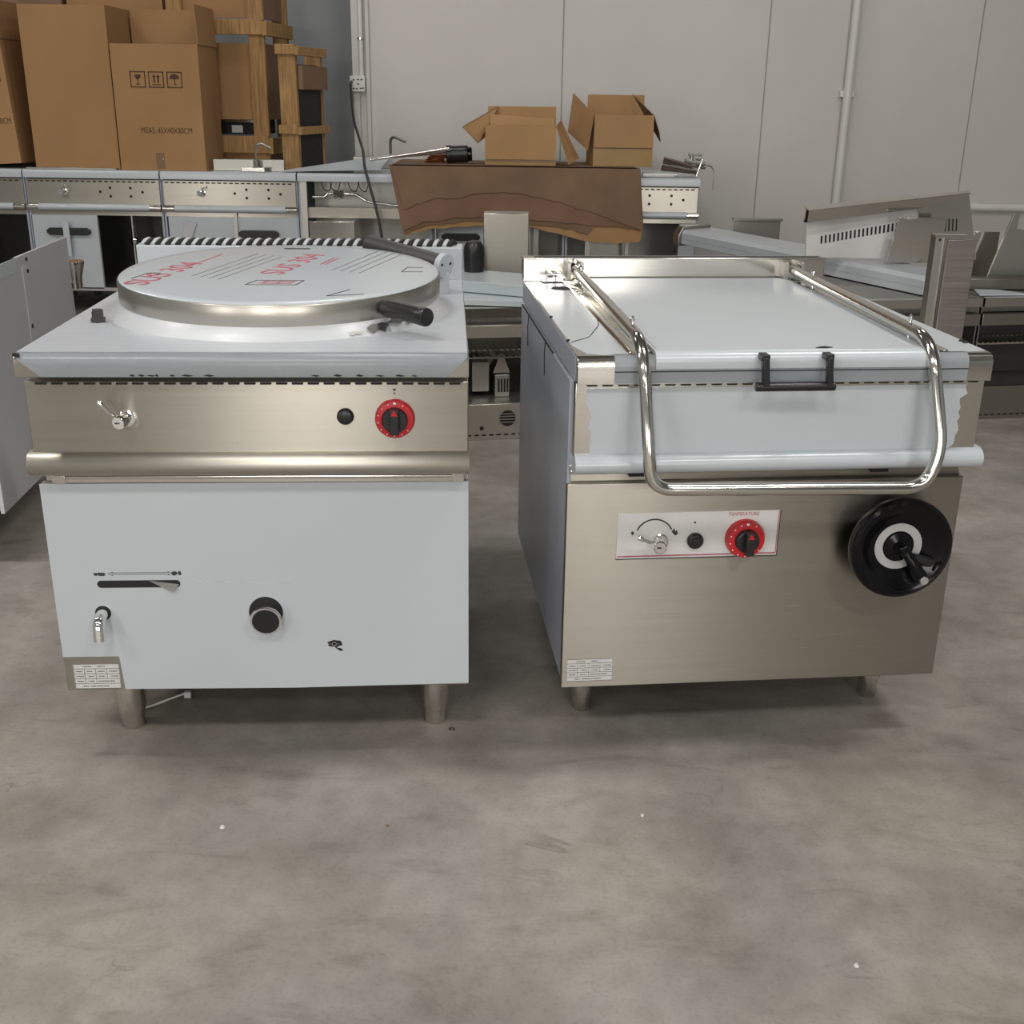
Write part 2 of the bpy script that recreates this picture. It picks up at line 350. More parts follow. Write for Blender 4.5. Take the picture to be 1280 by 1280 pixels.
part('zero_mark', K, PRINT, prof_y([(.663, .7885), (.671, .7885), (.667, .7835)], .0294, .0301), cyl((.667, .0294, .780), (.667, .0301, .780), .0017, 14))
wt = part('worktop', K, STEEL, prof_x(lip_profile(.8165, .8575, .905), -.0005, .8035), bevel=.0008)
def lip_film(xa, m, parent, z0, z1, y1, r=.018, label=None, name='protective_film', off=.0012):
    """film over the lip and the top; xa(z) gives the left and right limits on the lip, the last pair the limits on the top"""
    pr = [(-off, z0)] + [(r-(r+off)*math.cos(a), z1-r+(r+off)*math.sin(a)) for a in [i*PI/2/6 for i in range(7)]] + [(y1, z1+off)]
    def f(bm):
        A, B = [], []
        for y, z in pr:
            l, q = xa(z) if y < y1-.001 else xa(99)
            A.append(bm.verts.new((l, y, z))); B.append(bm.verts.new((q, y, z)))
        for i in range(len(pr)-1): bm.faces.new((A[i], B[i], B[i+1], A[i+1]))
        g = bmesh.ops.solidify(bm, geom=bm.faces[:], thickness=.0008)
    o = part(name, parent, m, f)
    if label: o['label'] = label
    return o
def film_stripes():
    m, nt, b = new_mat('striped_film')
    v = coords(nt, (.22, 1, 1)); wv = N(nt, 'ShaderNodeTexWave', Scale=26, Distortion=3.0, Detail=2); wv.bands_direction = 'Y'
    nt.links.new(v, wv.inputs['Vector'])
    r = N(nt, 'ShaderNodeValToRGB'); r.color_ramp.elements[0].color = (.40, .43, .47, 1); r.color_ramp.elements[1].color = (.52, .54, .575, 1); r.color_ramp.elements[1].position = .45
    nt.links.new(wv.outputs['Fac'], r.inputs[0]); nt.links.new(r.outputs[0], b.inputs['Base Color']); b.inputs['Roughness'].default_value = .3
    return m
def kx(z):
    t = max(0, min(1, (.853-z)/.037)); return (.002+.045*t, .801-.04*t)
STRIPE = film_stripes()
lip_film(kx, FILM, wt, .8175, .8575, .03, label='white film with torn lower edge on the front lip')
part('top_film', wt, STRIPE, prof_z([(.002, .018), (.801, .018), (.8025, .88), (.0005, .88)], .8576, .8588))
part('corner_screw', wt, BLACK, prof_z([(.0, .002), (.010, -.001), (.014, -.001), (.004, .010)], .8535, .8592))
# torn film scraps along the lip
sc = []
rr = random.Random(3)
for x in (.20, .215, .23, .245, .27, .29, .33, .52, .56, .60, .635, .67, .70):
    wd = rr.uniform(.006, .022); sc.append(prof_y([(x, .8205), (x+wd*.4, .8215+rr.uniform(0, .002)), (x+wd, .8202), (x+wd*.6, .8185)], -.0022, -.0012))
part('film_tear', wt, DARK, *sc)
wn = part('drain_nut', K, RUBBER, turn((.065, .30, .858), (0, 0, 1), [(0, .0145), (.010, .0145), (.011, .0115), (.022, .0115)], 6), turn((.065, .30, .868), (.05, 0, 1), [(0, .0095), (.016, .0105)], 16))
us = part('upstand', K, FILM, box(0, .803, .882, .952, .857, .938), bevel=.002)
gr = part('flue_grille', us, FILMW, box(0, .803, .884, .951, .938, .9395), *[tube([(.018+i*.0248-.004, .890, .9385), (.018+i*.0248+.001, .905, .9475), (.018+i*.0248+.004, .925, .9485), (.018+i*.0248+.010, .944, .939)], .0065, 8) for i in range(31)])
part('flue_slots', gr, DARK, *[tube([(.0285+i*.0248-.004, .888, .9385), (.0285+i*.0248+.002, .905, .9465), (.0285+i*.0248+.007, .925, .9475), (.0285+i*.0248+.013, .944, .939)], .0068, 8) for i in range(31)])
co = part('kettle_collar', K, FILMW, turn((.413, .462, .857), (0, 0, 1), [(0, .360), (.003, .357), (.010, .350), (.022, .338), (.034, .330), (.045, .328)], 96)); co['label'] = 'wrinkled white film collar under the lid'
cs = []
for a0, l, z0, z1 in ((-52, 9, .863, .883), (-44, 7, .868, .888), (-38, 5, .866, .88), (-60, 6, .862, .872)):
    a = math.radians(a0); R0 = .349
    pts = []
    for k in range(12):
        t = 2*PI*k/12; aa = a + math.radians(l)*.5*math.cos(t)*rr.uniform(.6, 1.1); z = (z0+z1)/2 + (z1-z0)/2*math.sin(t)*rr.uniform(.5, 1.1)
        z = (z0+z1)/2 + (z-(z0+z1)/2)*rr.uniform(.4, 1.2); R1 = .3585 - (z-.860)*.62 + .0012; pts.append((.413+R1*math.cos(aa), .462+R1*math.sin(aa), z))
    cs.append(quad(pts, .0006))
parts('film_tear', co, STEELD, cs)
lid = part('kettle_lid', K, SATIN, turn((0, 0, 0), (0, 0, 1), [(-.002, .325), (0, .334), (.003, .336), (.040, .336), (.0435, .334), (.0445, .330)], 128), loc=(.413, .462, .8935), rot=(.042, 0, 0))
lf = part('lid_film', lid, FILM, turn((0, 0, .044), (0, 0, 1), [(0, .333), (.002, .330), (.0032, .31), (.0034, .0)], 128)); lf['label'] = 'white film with red lettering'
def zl(x, y): return .0535 - .045*((x*x+y*y)) - (.0 if x*x+y*y < .09 else .002)
text('film_lettering', lf, 'SUS 304', .075, (.018, .075, .0476), (0, 0, math.radians(74)), PRINTR, ext=.0004)
text('film_lettering', lf, 'SUS 304', .075, (-.235, -.04, .0476), (.0, .0, math.radians(74)), PRINTR, ext=.0004)
def bars(segs, wd, z):
    out = []
    for (ax, ay), (bx, by) in segs:
        d = Vector((bx-ax, by-ay)).normalized(); n = Vector((-d.y, d.x))*wd/2
        out.append(prof_z([(ax+n.x, ay+n.y), (ax-n.x, ay-n.y), (bx-n.x, by-n.y), (bx+n.x, by+n.y)], z, z+.0006))
    return out
fr = [(-.052, -.158), (.048, -.158), (.060, -.112), (-.036, -.112)]
part('film_frame_mark', lf, PRINT, *bars(list(zip(fr, fr[1:]+fr[:1])), .0022, .0473))
part('film_stamp_mark', lf, PRINTR, *bars([((-.03, -.145), (.036, -.145)), ((-.026, -.132), (.042, -.132)), ((-.022, -.121), (.046, -.121)), ((-.02, -.145), (-.012, -.121)), ((.008, -.145), (.016, -.121)), ((.034, -.145), (.042, -.121))], .003, .0473))
ln = []
for i in range(4):
    for ox, oy, L in ((-.175+i*.020, -.07-i*.012, .27), (.105+i*.020, .0-i*.01, .25)):
        ln.append(((ox, oy), (ox+L*.35, oy+L)))
part('film_stamp_mark', lf, PRINTR, *bars([((.075, .07), (.098, .15)), ((.085, .068), (.108, .148)), ((-.20, .05), (-.16, .19))], .0035, .0473))
part('film_line_marks', lf, mat('grey_ink', (.20, .19, .20), .6), *bars(ln, .0016, .0473))
part('film_box_mark', lf, PRINT, *bars([((.255, -.01), (.30, -.01)), ((.255, -.01), (.265, .04)), ((.265, .04), (.30, .04)), ((-.29, -.10), (-.27, -.04)), ((-.27, -.04), (-.245, -.04)), ((-.245, -.04), (-.26, -.08)), ((.12, -.262), (.16, -.20)), ((.12, -.262), (.19, -.245))], .002, .0473), *bars([((-.03, .27), (.03, .27))], .012, .0473))
d = Vector((.68, -.73, 0)).normalized(); a = Vector((.413, .462, .914)) + d*.325
part('lid_handle', lid, BLACK, turn(tuple(Vector((0, 0, .0205)) + d*.330), tuple(d + Vector((0, 0, .02))), [(0, .012), (.012, .012), (.013, .0165), (.10, .0165), (.128, .018), (.131, .0165), (.132, .010)], 32))
hg = part('lid_hinge_tube', K, RUBBER, cyl((.575, .82, .952), (.752, .672, .925), .0235, 32), bevel=.002)
part('hinge_cap', hg, FILM, turn((.752, .672, .925), (.177, -.148, -.027), [(0, .028), (.012, .029), (.014, .027)], 36))
part('hinge_cap_holes', hg, DARK, *[turn(tuple(Vector((.752, .672, .925)) + Vector((.762, -.637, -.116))*.0142 + Vector((s*.0095, s*.0113, .004))), (.762, -.637, -.116), [(0, .0035), (.0006, .0035)], 14) for s in (-1, 1)])
parts('hinge_bracket', K, FILM, [box(.735, .770, .665, .71, .858, .908), box(.575, .61, .795, .85, .858, .94)], bevel=.002)
for x, y in ((.078, .19), (.733, .19), (.078, .80), (.733, .80)): leg(K, x, y, .158, .031)
# ------------------------------------------------------------------ tilting braising pan (right)
B = thing('braising_pan', 'right stainless tilting braising pan with bent lift bars and a black hand wheel', 'cooker', (.117, 2.0412, 0), .1063)
part('cabinet_body', B, STEELD, box(.004, .80, .075, .9, .14, .79))
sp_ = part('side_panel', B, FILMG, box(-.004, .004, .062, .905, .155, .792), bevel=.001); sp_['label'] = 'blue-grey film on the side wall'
part('film_tear', sp_, DARK, *[tube([(-.0045, y, z), (-.0045, y+.012, z-.03), (-.0045, y+.004, z-.075)], .0015, 6) for y, z in ((.42, .79), (.74, .79))], tube([(-.0045, .30, .793), (-.0045, .62, .793), (-.0045, .88, .793)], .002, 6))
fp = part('front_panel', B, STEEL, box(-.004, .806, .0535, .076, .137, .586), prof_y([(-.004, .586), (.806, .586), (.798, .604), (.004, .604)], .068, .08), bevel=.0018)
pl = part('control_plate', fp, PLATE, box(.099, .430, .0515, .0545, .426, .523), bevel=.0006)
part('plate_border', pl, PRINTR, box(.101, .428, .051, .0516, .4295, .4325), box(.4265, .4285, .051, .0516, .4325, .522))
part('plate_edge', pl, PRINT, box(.0985, .4305, .0505, .054, .4245, .4262), box(.430, .4315, .0505, .054, .4245, .523))
def arcbars(cx, cz, r, a0, a1, wd, y, n=14): return prof_y(arc(cx, cz, r+wd/2, a0, a1, n) + arc(cx, cz, r-wd/2, a1, a0, n), y-.0006, y+.0002)
part('range_arc', pl, PRINT, arcbars(.174, .471, .0385, math.radians(25), math.radians(155), .0028, .0513))
part('flame_symbol', pl, PRINT, blob(.130, .481, .003, .004, .0507, .0516, 9), *bars([], 1, 1), prof_y([(.209, .483), (.215, .489), (.2165, .482), (.220, .486), (.2225, .477), (.2165, .474)], .0507, .0516))
part('dot_mark', pl, PRINT, cyl((.256, .0507, .501), (.256, .0516, .501), .0022, 14))
text('dial_lettering', pl, 'TEMPERATURE', .0105, (.355, .0511, .5165), FRONT, PRINTR, ext=.0002, sx=.92)
valve(B, .178, .0515, .463, .134, .487, .0135)
part('ignition_button', B, BLACK, turn((.258, .0515, .463), (0, -1, 0), [(0, .0165), (.008, .0165), (.010, .0145), (.012, .013)], 32), box(.250, .266, .037, .042, .4575, .469), bevel=.0008)
dial(B, .360, .0515, .466, .0395, .0245, .022)
rating_plate(fp, .006, .104, .0535, .152, .203)
part('scratch_marks', fp, STEELD, *[box(x, x+l, .0532, .0536, z, z+.0013) for x, z, l in ((.21, .30, .03), (.45, .335, .025), (.47, .31, .02), (.46, .29, .016), (.5, .21, .02), (.56, .24, .025), (.57, .30, .02), (.63, .21, .022), (.6, .33, .03))])
# hardware in the gap below the pan
part('drip_rail', B, STEEL2, box(.0, .80, .06, .075, .603, .623), cyl((.0, .055, .613), (.80, .055, .613), .0055, 12), *[cyl((x, .045, .613), (x, .06, .613), .007, 6) for x in (.068, .33, .40, .545, .62, .795)], bevel=.001)
parts('rail_clip', B, DARK, [box(.115, .15, .042, .062, .603, .627), box(.605, .64, .042, .062, .603, .627)])
pb = part('pan_front', B, STEEL2, box(.0, .80, .02, .10, .652, .80), bevel=.002)
rr = random.Random(5)
zs = [.656 + i*(.786-.656)/14 for i in range(15)]
left = [(.028 + rr.uniform(-.003, .004) - (.006 if i > 9 else 0), z) for i, z in enumerate(zs)]
right = [(.757 + rr.uniform(-.003, .004) + (.008 if i > 11 else 0) - (.014 if i == 0 else 0), z) for i, z in enumerate(zs)]
pf = part('protective_film', pb, FILM, prof_y(left[::-1] + right, .0188, .0198), smooth=False)
slots(pb, .020, .795, 26, .0193, .7925, .006, .72)
part('bullnose_rail', B, FILM, prof_x([(.025-.026*math.sin(a), .638+.0205*math.cos(a)) for a in [PI*i/14 for i in range(15)]] + [(.09, .6175), (.09, .6585)], .002, .812))
wt = part('worktop', B, STEEL2, prof_x(lip_profile(.797, .8485, .915), 0, .80), bevel=.0008)
lf_ = lip_film(lambda z: ((.069, .751) if z < 90 else (.069, .751)), FILM, wt, .799, .8485, .022, label='white film on the front lip')
part('lip_joint', wt, DARK, box(.069, .751, -.0022, -.001, .8205, .8222))
part('film_strip', wt, FILM, prof_z([(.004, .10), (.02, .035), (.05, .022), (.098, .022), (.098, .86), (.004, .86)], .8486, .8497))
part('film_strip', wt, FILM, prof_z([(.722, .022), (.796, .03), (.796, .905), (.722, .905)], .8486, .8497))
part('side_film', wt, FILMG, box(-.0016, -.0004, .02, .90, .80, .846))
part('filler_hole', wt, DARK, turn((.083, .785, .8488), (0, 0, 1), [(0, .028), (.0015, .028)], 36))
part('film_crease', wt, DARK, tube([(.006, .13, .8500), (.05, .18, .8500), (.09, .30, .8500), (.104, .40, .8500)], .0008, 6))
parts('edge_screw', wt, DARK, [*[turn((.004, y, .849), (0, 0, 1), [(0, .004), (.003, .003)], 12) for y in (.15, .40)], *[turn((.79, y, .849), (0, 0, 1), [(0, .006), (.004, .004)], 12) for y in (.10, .115)]])
lid = part('pan_lid', B, FILM, prof_x([(-.003, .826), (-.0045, .838)] + [(.0155-.02*math.cos(a), .838+.02*math.sin(a)) for a in [i*PI/2/6 for i in range(1, 7)]] + [(.893, .858), (.893, .85), (.03, .85), (.03, .826)], .145, .690)); lid['label'] = 'wide white film lid'
part('lid_film_edge', lid, FILMG, box(.150, .152, .03, .88, .858, .8586), box(.683, .685, .03, .88, .858, .8586))
part('lid_tear', lid, DARK, prof_z([(.455, .022), (.475, .020), (.49, .026), (.478, .036), (.468, .032)], .8578, .8592))
part('lid_rail', B, STEEL2, prof_y([(.100, .8486), (.142, .8486), (.142, .8535), (.134, .856), (.126, .850), (.108, .850), (.104, .853)], .03, .90), bevel=.0006)
part('lid_rail', B, STEEL2, prof_y([(.692, .8486), (.722, .8486), (.720, .8525), (.712, .850), (.704, .850), (.698, .856), (.693, .853)], .03, .90), bevel=.0006)
us = part('upstand', B, STEEL2, box(0, .80, .911, .955, .8485, .9055), box(-.002, .802, .909, .957, .9035, .9075), bevel=.0015)
part('upstand_slot', us, DARK, box(.03, .79, .923, .943, .9062, .9079))
parts('upstand_bracket', B, STEELD, [box(.108, .118, .872, .911, .858, .9), box(.142, .152, .872, .911, .858, .9), box(.678, .690, .872, .911, .858, .9), box(.722, .732, .872, .911, .858, .9)], bevel=.001)
part('lid_latch', B, CHROME, box(.062, .074, .885, .905, .8497, .872), box(.084, .096, .885, .905, .8497, .872), cyl((.058, .893, .868), (.10, .893, .868), .005, 12), box(.046, .112, .88, .908, .8497, .854), bevel=.001)
bar = fillet([(.134, .893, .880), (.118, .0, .876), (.126, -.062, .70), (.134, -.066, .613), (.665, -.066, .605), (.690, -.062, .68), (.672, .0, .876), (.706, .893, .880)], [.07, .05, .075, .09, .06, .07])
lb = part('lift_bar', B, STEEL2, tube(bar, .0125, 20)); lb['label'] = 'bent polished tube over the lid'
parts('bar_bolt', lb, CHROME, [*[turn((x, y, .858), (0, 0, 1), [(0, .003), (.036, .003), (.037, .0055), (.042, .0055), (.043, .003), (.047, .002)], 12) for x, y in ((.121, .11), (.131, .80), (.136, .86), (.676, .11), (.699, .72))]])
h = part('lid_handle', B, BLACK, box(.336, .352, -.030, -.004, .845, .857), box(.458, .474, -.030, -.004, .845, .857), prof_y([(.338, .852), (.350, .852), (.353, .82), (.356, .794), (.342, .794), (.340, .82)], -.034, -.020), prof_y([(.460, .852), (.472, .852), (.474, .82), (.478, .794), (.464, .794), (.463, .82)], -.034, -.020), cyl((.330, -.026, .796), (.482, -.026, .796), .0085, 16), bevel=.002)
wc = (.668, .0, .455)
wh = part('hand_wheel', B, GLOSS, turn((.668, .022, .455), (0, -1, 0), [(0, .09), (.002, .098), (.008, .104), (.022, .1055), (.030, .1035), (.034, .097), (.032, .088), (.018, .070), (.013, .055), (.013, .0)], 96), cyl((.668, .055, .455), (.668, .02, .455), .03, 32))
part('hub_ring', wh, mat('satin_silver_paint', (.42, .42, .42), .4, 0, .03), ring((.666, .0095, .456), (0, -1, 0), .049, .0325, .002, 64))
part('hub_cap', wh, GLOSS, turn((.666, .0095, .456), (0, -1, 0), [(0, .031), (.006, .030), (.010, .015), (.016, .012), (.017, .0)], 48))
ck = part('folding_crank', wh, GLOSS, prof_y([(.655, .462), (.672, .468), (.722, .404), (.715, .386), (.700, .388)], -.022, -.010), tube([(.667, -.004, .458), (.676, -.018, .446), (.695, -.024, .417), (.711, -.028, .397)], .010, 16), bevel=.003)
part('crank_grip', ck, BLACK, turn((.690, -.006, .436), (.05, 0, -.014), [(0, .006), (.004, .010), (.02, .011), (.038, .0105), (.046, .008), (.048, .002)], 24))
part('crank_screw', ck, ALU, ring((.7085, -.0365, .398), (0, -1, 0), .0075, .0038, .002, 24), turn((.7085, -.033, .398), (0, -1, 0), [(0, .0095), (.005, .0085)], 24))
parts('recess_ridge', wh, GLOSS, [tube([(.655, -.008, .372), (.668, -.011, .366), (.682, -.009, .366)], .003, 8), tube([(.738, -.009, .408), (.741, -.012, .420), (.752, -.009, .426)], .003, 8)])
for x, y in ((.068, .205), (.74, .215), (.08, .80), (.74, .80)): leg(B, x, y, .14, .025)
# ------------------------------------------------------------------ film-wrapped cabinet at the left edge
A = thing('steel_cabinet', 'grey film-wrapped steel cabinet standing at the left picture edge', 'cabinet', (-2.235, 2.94, 0), .08)
part('carcass', A, STEELD, box(0, .79, .01, .88, .17, .48))
part('side_panel', A, GREYP, box(.79, .797, .43, .885, .165, .832), bevel=.001)
part('side_panel', A, GREYP, box(.79, .801, .0, .43, .165, .832), box(.79, .8035, .40, .434, .30, .80), bevel=.001)
part('top_strip', A, FILMB, box(.79, .8025, .0, .36, .79, .832), bevel=.001)
part('rivet', A, DARK, cyl((.797, .46, .78), (.7995, .46, .78), .006, 12)); part('rivet', A, DARK, cyl((.797, .46, .815), (.7995, .46, .815), .006, 12))
part('rivet', A, DARK, cyl((.8035, .42, .62), (.805, .42, .62), .007, 12))
part('corner_foot', A, STEEL2, turn((.80, .915, .655), (0, 0, 1), [(0, .022), (.04, .024), (.08, .034), (.088, .036), (.094, .036)], 24), box(.77, .80, .87, .925, .66, .68), bevel=.001)
for x, y in ((.08, .1), (.5, .1), (.08, .8), (.5, .8)): leg(A, x, y, .17, .025)
# ------------------------------------------------------------------ row of ranges along the back wall
YR = 6.9
def door(parent, x0, x1, hx0, hx1, open_=0):
    d = part('door', parent, FILM, box(x0, x1, -.0 + .03, .055, .16, .598), bevel=.003)
    part('door_handle', d, BLACK, prof_y([(hx0+.02, .482), (hx1-.02, .482), (hx1, .495), (hx1, .512), (hx1-.02, .525), (hx0+.02, .525), (hx0, .512), (hx0, .495)], .0, .02), box(hx0+.02, hx0+.05, .015, .03, .495, .51), box(hx1-.05, hx1-.02, .015, .03, .495, .51), bevel=.004)
    return d
def make_range(x, W, label, tap=None, holes=(), panel=True):
    r = thing('cooking_range', label, 'range', (x, YR, 0), 0, 'steel ranges along the back wall')
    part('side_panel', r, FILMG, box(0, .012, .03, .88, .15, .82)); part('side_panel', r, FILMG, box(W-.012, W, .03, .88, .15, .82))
    part('back_panel', r, STEELD, box(.012, W-.012, .86, .88, .15, .82)); part('bottom_panel', r, STEELD, box(.012, W-.012, .03, .86, .15, .17))
    part('worktop', r, FILM, prof_x(lip_profile(.812, .858, .88), .002, W-.002), bevel=.001)
    if panel:
        cp = part('control_panel', r, STEEL, box(.008, W-.008, .02, .06, .664, .806), bevel=.002)
        slots(cp, .02, W-.02, 22, .0195, .793, .007, .7)
        for hx, hz in holes: part('screw_hole', cp, DARK, cyl((hx, .0188, hz), (hx, .0202, hz), .008, 10))
        part('bullnose_rail', r, FILM, prof_x([(.02-.028*math.sin(a), .645+.02*math.cos(a)) for a in [PI*i/10 for i in range(11)]] + [(.08, .625), (.08, .665)], .012, W-.012))
        for x0, x1 in ((.004, .012), (W-.012, W-.004)): part('rail_end', r, STEEL2, prof_x([(.02-.030*math.sin(a), .645+.022*math.cos(a)) for a in [PI*i/10 for i in range(11)]] + [(.08, .623), (.08, .667)], x0 if x0 < .1 else x0-.06, x1+.06 if x0 < .1 else x1))
        if tap: valve(r, tap, .02, .735, tap+.03, .775, .017)
        part('door_rail', r, STEEL, box(.012, W-.012, .03, .06, .598, .622))
    for lx, ly in ((.08, .12), (W-.08, .12), (.08, .78), (W-.08, .78)): leg(r, lx, ly, .155, .028)
    return r
four = lambda a, b: ((a, .758), (a, .71), (b, .758), (b, .71))
R1 = make_range(-3.70, .795, 'steel range at the far left of the back row, mostly out of the picture', holes=((.62, .735),))
door(R1, .02, .40, .1, .3)
R2 = make_range(-2.90, .80, 'steel range under the plain tall carton with its right half open', .22, four(.50, .62) + ((.44, .735), (.69, .735)))
door(R2, .005, .40, .10, .36); part('strap', R2, FILM, box(.205, .240, -.012, .0, .36, .56)); part('gas_pipe', R2, STEEL2, cyl((.52, .3, .17), (.52, .3, .60), .016, 14)); part('pipe_joint', R2, CHROME, turn((.52, .3, .40), (0, 0, 1), [(0, .02), (.01, .026), (.03, .026), (.04, .02)], 8))
R3 = make_range(-2.095, .80, 'steel range under the printed carton with a wide closed white door', .23, four(.50, .63) + ((.43, .735), (.70, .735)))
door(R3, .02, .79, .44, .68); part('door_post', R3, STEELD, box(.415, .435, .012, .03, .40, .63)); part('film_scrap', R3, GREYP, quad([(.10, .012, .46), (.15, .02, .46), (.19, .022, .56), (.12, .012, .57)], .003))
R4 = make_range(-1.29, .79, 'range with its control panel missing, wires and gas pipe bare', panel=False)
part('frame_post', R4, STEELD, box(.012, .05, .02, .05, .16, .81)); part('inner_wall', R4, STEELD, box(.05, .78, .30, .31, .60, .81)); part('cross_rail', R4, STEEL, box(.05, .78, .05, .08, .60, .66))
part('control_box', R4, STEEL2, box(.06, .33, .0, .25, .40, .585), bevel=.003)
part('gas_pipe', R4, CHROME, tube(fillet([(.07, .10, .715), (.14, .10, .715), (.16, .10, .735), (.33, .10, .735), (.40, .10, .69), (.60, .10, .67), (.75, .10, .67)], .03), .0085, 10))
part('pipe_union', R4, CHROME, turn((.20, .10, .735), (1, 0, 0), [(0, .03), (.02, .026), (.03, .016), (.04, .026), (.06, .03)], 6))
for k in range(5):
    x = (.12, .17, .28, .34, .55)[k]
    part('wire', R4, BLACK, tube(fillet([(x, .12, .81), (x+.02, .09, .76), (x+.05, .11, .745), (x+.07, .12, .81)], .03), .003, 6))
R5 = make_range(-.495, .785, 'range hidden under the hanging cardboard with a white lower door', panel=True)
door(R5, .02, .30, .05, .28); part('gas_pipe', R5, CHROME, cyl((.02, -.0, .40), (.02, .0, .58), .012, 10)); part('post', R5, STEELD, box(.55, .58, .03, .06, .16, .60)); part('post', R5, STEELD, box(.60, .63, .03, .06, .16, .60))
R6 = make_range(.295, .785, 'steel range at the right end of the back row with a bare control panel', holes=four(.49, .62) + ((.69, .735),))
part('post', R6, STEELD, box(.12, .15, .03, .06, .16, .60)); part('post', R6, STEELD, box(.36, .38, .03, .06, .16, .60)); part('post', R6, FILM, box(.68, .775, .03, .06, .16, .60)); part('inner_wall', R6, STEELD, box(.15, .36, .2, .21, .17, .6))
# ------------------------------------------------------------------ wall fittings
t = thing('wall_socket', 'white double wall socket at the foot of the conduit', 'socket', (-1.055, 7.97, 1.36))
part('plate', t, PVC, box(-.05, .05, -.035, 0, -.05, .05), bevel=.006)
part('socket_holes', t, DARK, *[box(x, x+.012, -.0362, -.035, z, z+.008) for x, z in ((-.03, .02), (.0, .022), (.022, .022), (-.0, -.005), (-.03, -.032), (-.01, -.034), (.015, -.032), (.03, -.03))])
t = thing('conduit', 'white vertical cable conduit running up the wall from the socket', 'pipe', (-1.03, 7.965, 1.41))
part('pipe', t, PVC, cyl((0, 0, -.0), (0, 0, 3.55), .016, 16)); part('pipe_clip', t, STEEL2, ring((0, 0, .22), (0, 0, 1), .022, .0155, .012, 20)); part('pipe_clip', t, STEEL2, ring((0, 0, 1.6), (0, 0, 1), .022, .0155, .012, 20))
o = part('power_cable', None, RUBBER, tube(fillet([(-1.092, 7.945, 1.375), (-1.092, 7.88, 1.36), (-1.075, 7.84, 1.136), (-.985, 7.5, 1.0), (-.92, 7.1, .975), (-.885, 6.86, .90), (-.865, 6.82, .84), (-.80, 6.78, .62), (-.775, 6.80, .40), (-.74, 6.80, .012), (-.5, 6.7, .009)], [.03, .1, .15, .1, .06, .04, .1, .1, .04]), .0085, 8)); tag(o, 'black power cable hanging from the wall socket over the range', 'cable')
t = thing('water_pipe', 'long white vertical pipe on the back wall right of the open boxes', 'pipe', (2.17, 7.955, 0))
part('pipe', t, PVC, cyl((0, 0, .0), (0, 0, 5), .028, 16)); part('pipe_clip', t, PVC, box(-.05, .045, .0, .045, 1.32, 1.36), bevel=.004); part('pipe_clip', t, PVC, box(-.05, .045, .0, .045, .5, .54), bevel=.004)
t = thing('wall_rail', 'white horizontal pipe low on the back wall at the right', 'pipe', (2.9, 7.96, .63))
part('pipe', t, PVC, cyl((0, 0, 0), (3.0, 0, 0), .026, 16)); part('pipe_clip', t, PVC, box(.2, .23, 0, .04, -.03, .03)); part('pipe_clip', t, PVC, box(2.0, 2.03, 0, .04, -.03, .03))
# ------------------------------------------------------------------ cartons and crates on the ranges
def carton(name, label, w_, d_, h_, loc, rz=0, flaps=(), fl=.22, t=.006, m=None, group=None, rot=None, cat='box', open_=True):
    """carton with an open top; flaps = (side, angle in degrees from straight up, turning outwards)"""
    m = m or CARD
    c = thing(name, label, cat, loc, rz, group, rot)
    sh = [box(0, w_, 0, t, 0, h_), box(0, w_, d_-t, d_, 0, h_), box(0, t, t, d_-t, 0, h_), box(w_-t, w_, t, d_-t, 0, h_), box(t, w_-t, t, d_-t, 0, t)]
    if not open_: sh.append(box(t, w_-t, t, d_-t, h_-t, h_))
    part('body', c, m, *sh, smooth=False)
    E = {'front': ((0, 0, h_), (w_, 0, h_), (0, -1, 0)), 'back': ((w_, d_, h_), (0, d_, h_), (0, 1, 0)), 'left': ((0, d_, h_), (0, 0, h_), (-1, 0, 0)), 'right': ((w_, 0, h_), (w_, d_, h_), (1, 0, 0))}
    for f in flaps:
        side, ang, *k = f; L = k[0] if k else fl; sk = k[1] if len(k) > 1 else 0
        p, q, o = [Vector(v) for v in E[side]]; a = math.radians(ang)
        u = Vector((0, 0, 1))*math.cos(a) + o*math.sin(a); p = p + o*.001; q = q + o*.001; e = (q-p).normalized()
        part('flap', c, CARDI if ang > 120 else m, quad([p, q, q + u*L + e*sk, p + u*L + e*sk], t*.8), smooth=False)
    return c
def icons(c, xs, z, s, y=-.0012):
    for k, x in xs:
        sh = [box(x-s/2, x+s/2, y, 0, z+s/2-.006, z+s/2), box(x-s/2, x+s/2, y, 0, z-s/2, z-s/2+.006), box(x-s/2, x-s/2+.006, y, 0, z-s/2, z+s/2), box(x+s/2-.006, x+s/2, y, 0, z-s/2, z+s/2)]
        if k == 'glass': sh += [prof_y(arc(x, z+s*.22, s*.2, PI, 2*PI, 8) + [(x+s*.2, z+s*.3), (x-s*.2, z+s*.3)], y, 0), box(x-.003, x+.003, y, 0, z-s*.28, z+.01), box(x-s*.14, x+s*.14, y, 0, z-s*.32, z-s*.27)]
        if k == 'up':
            for dx in (-s*.13, s*.13): sh += [box(x+dx-.005, x+dx+.005, y, 0, z-s*.2, z+s*.2), prof_y([(x+dx-.012, z+s*.16), (x+dx+.012, z+s*.16), (x+dx, z+s*.32)], y, 0)]
            sh.append(box(x-s*.28, x+s*.28, y, 0, z-s*.34, z-s*.28))
        if k == 'umbrella': sh += [prof_y(arc(x, z+.004, s*.32, 0, PI, 12), y, 0), box(x-.003, x+.003, y, 0, z-s*.3, z+.01), box(x-.003, x+.012, y, 0, z-s*.32, z-s*.27)]
        part('shipping_symbol', c, PRINTB, *sh, smooth=False)
Z0 = .859
carton('carton', 'tall plain brown carton without print on the second range', .495, .48, .89, (-2.835, 6.96, Z0), 0, (), group='tall cartons', open_=False)
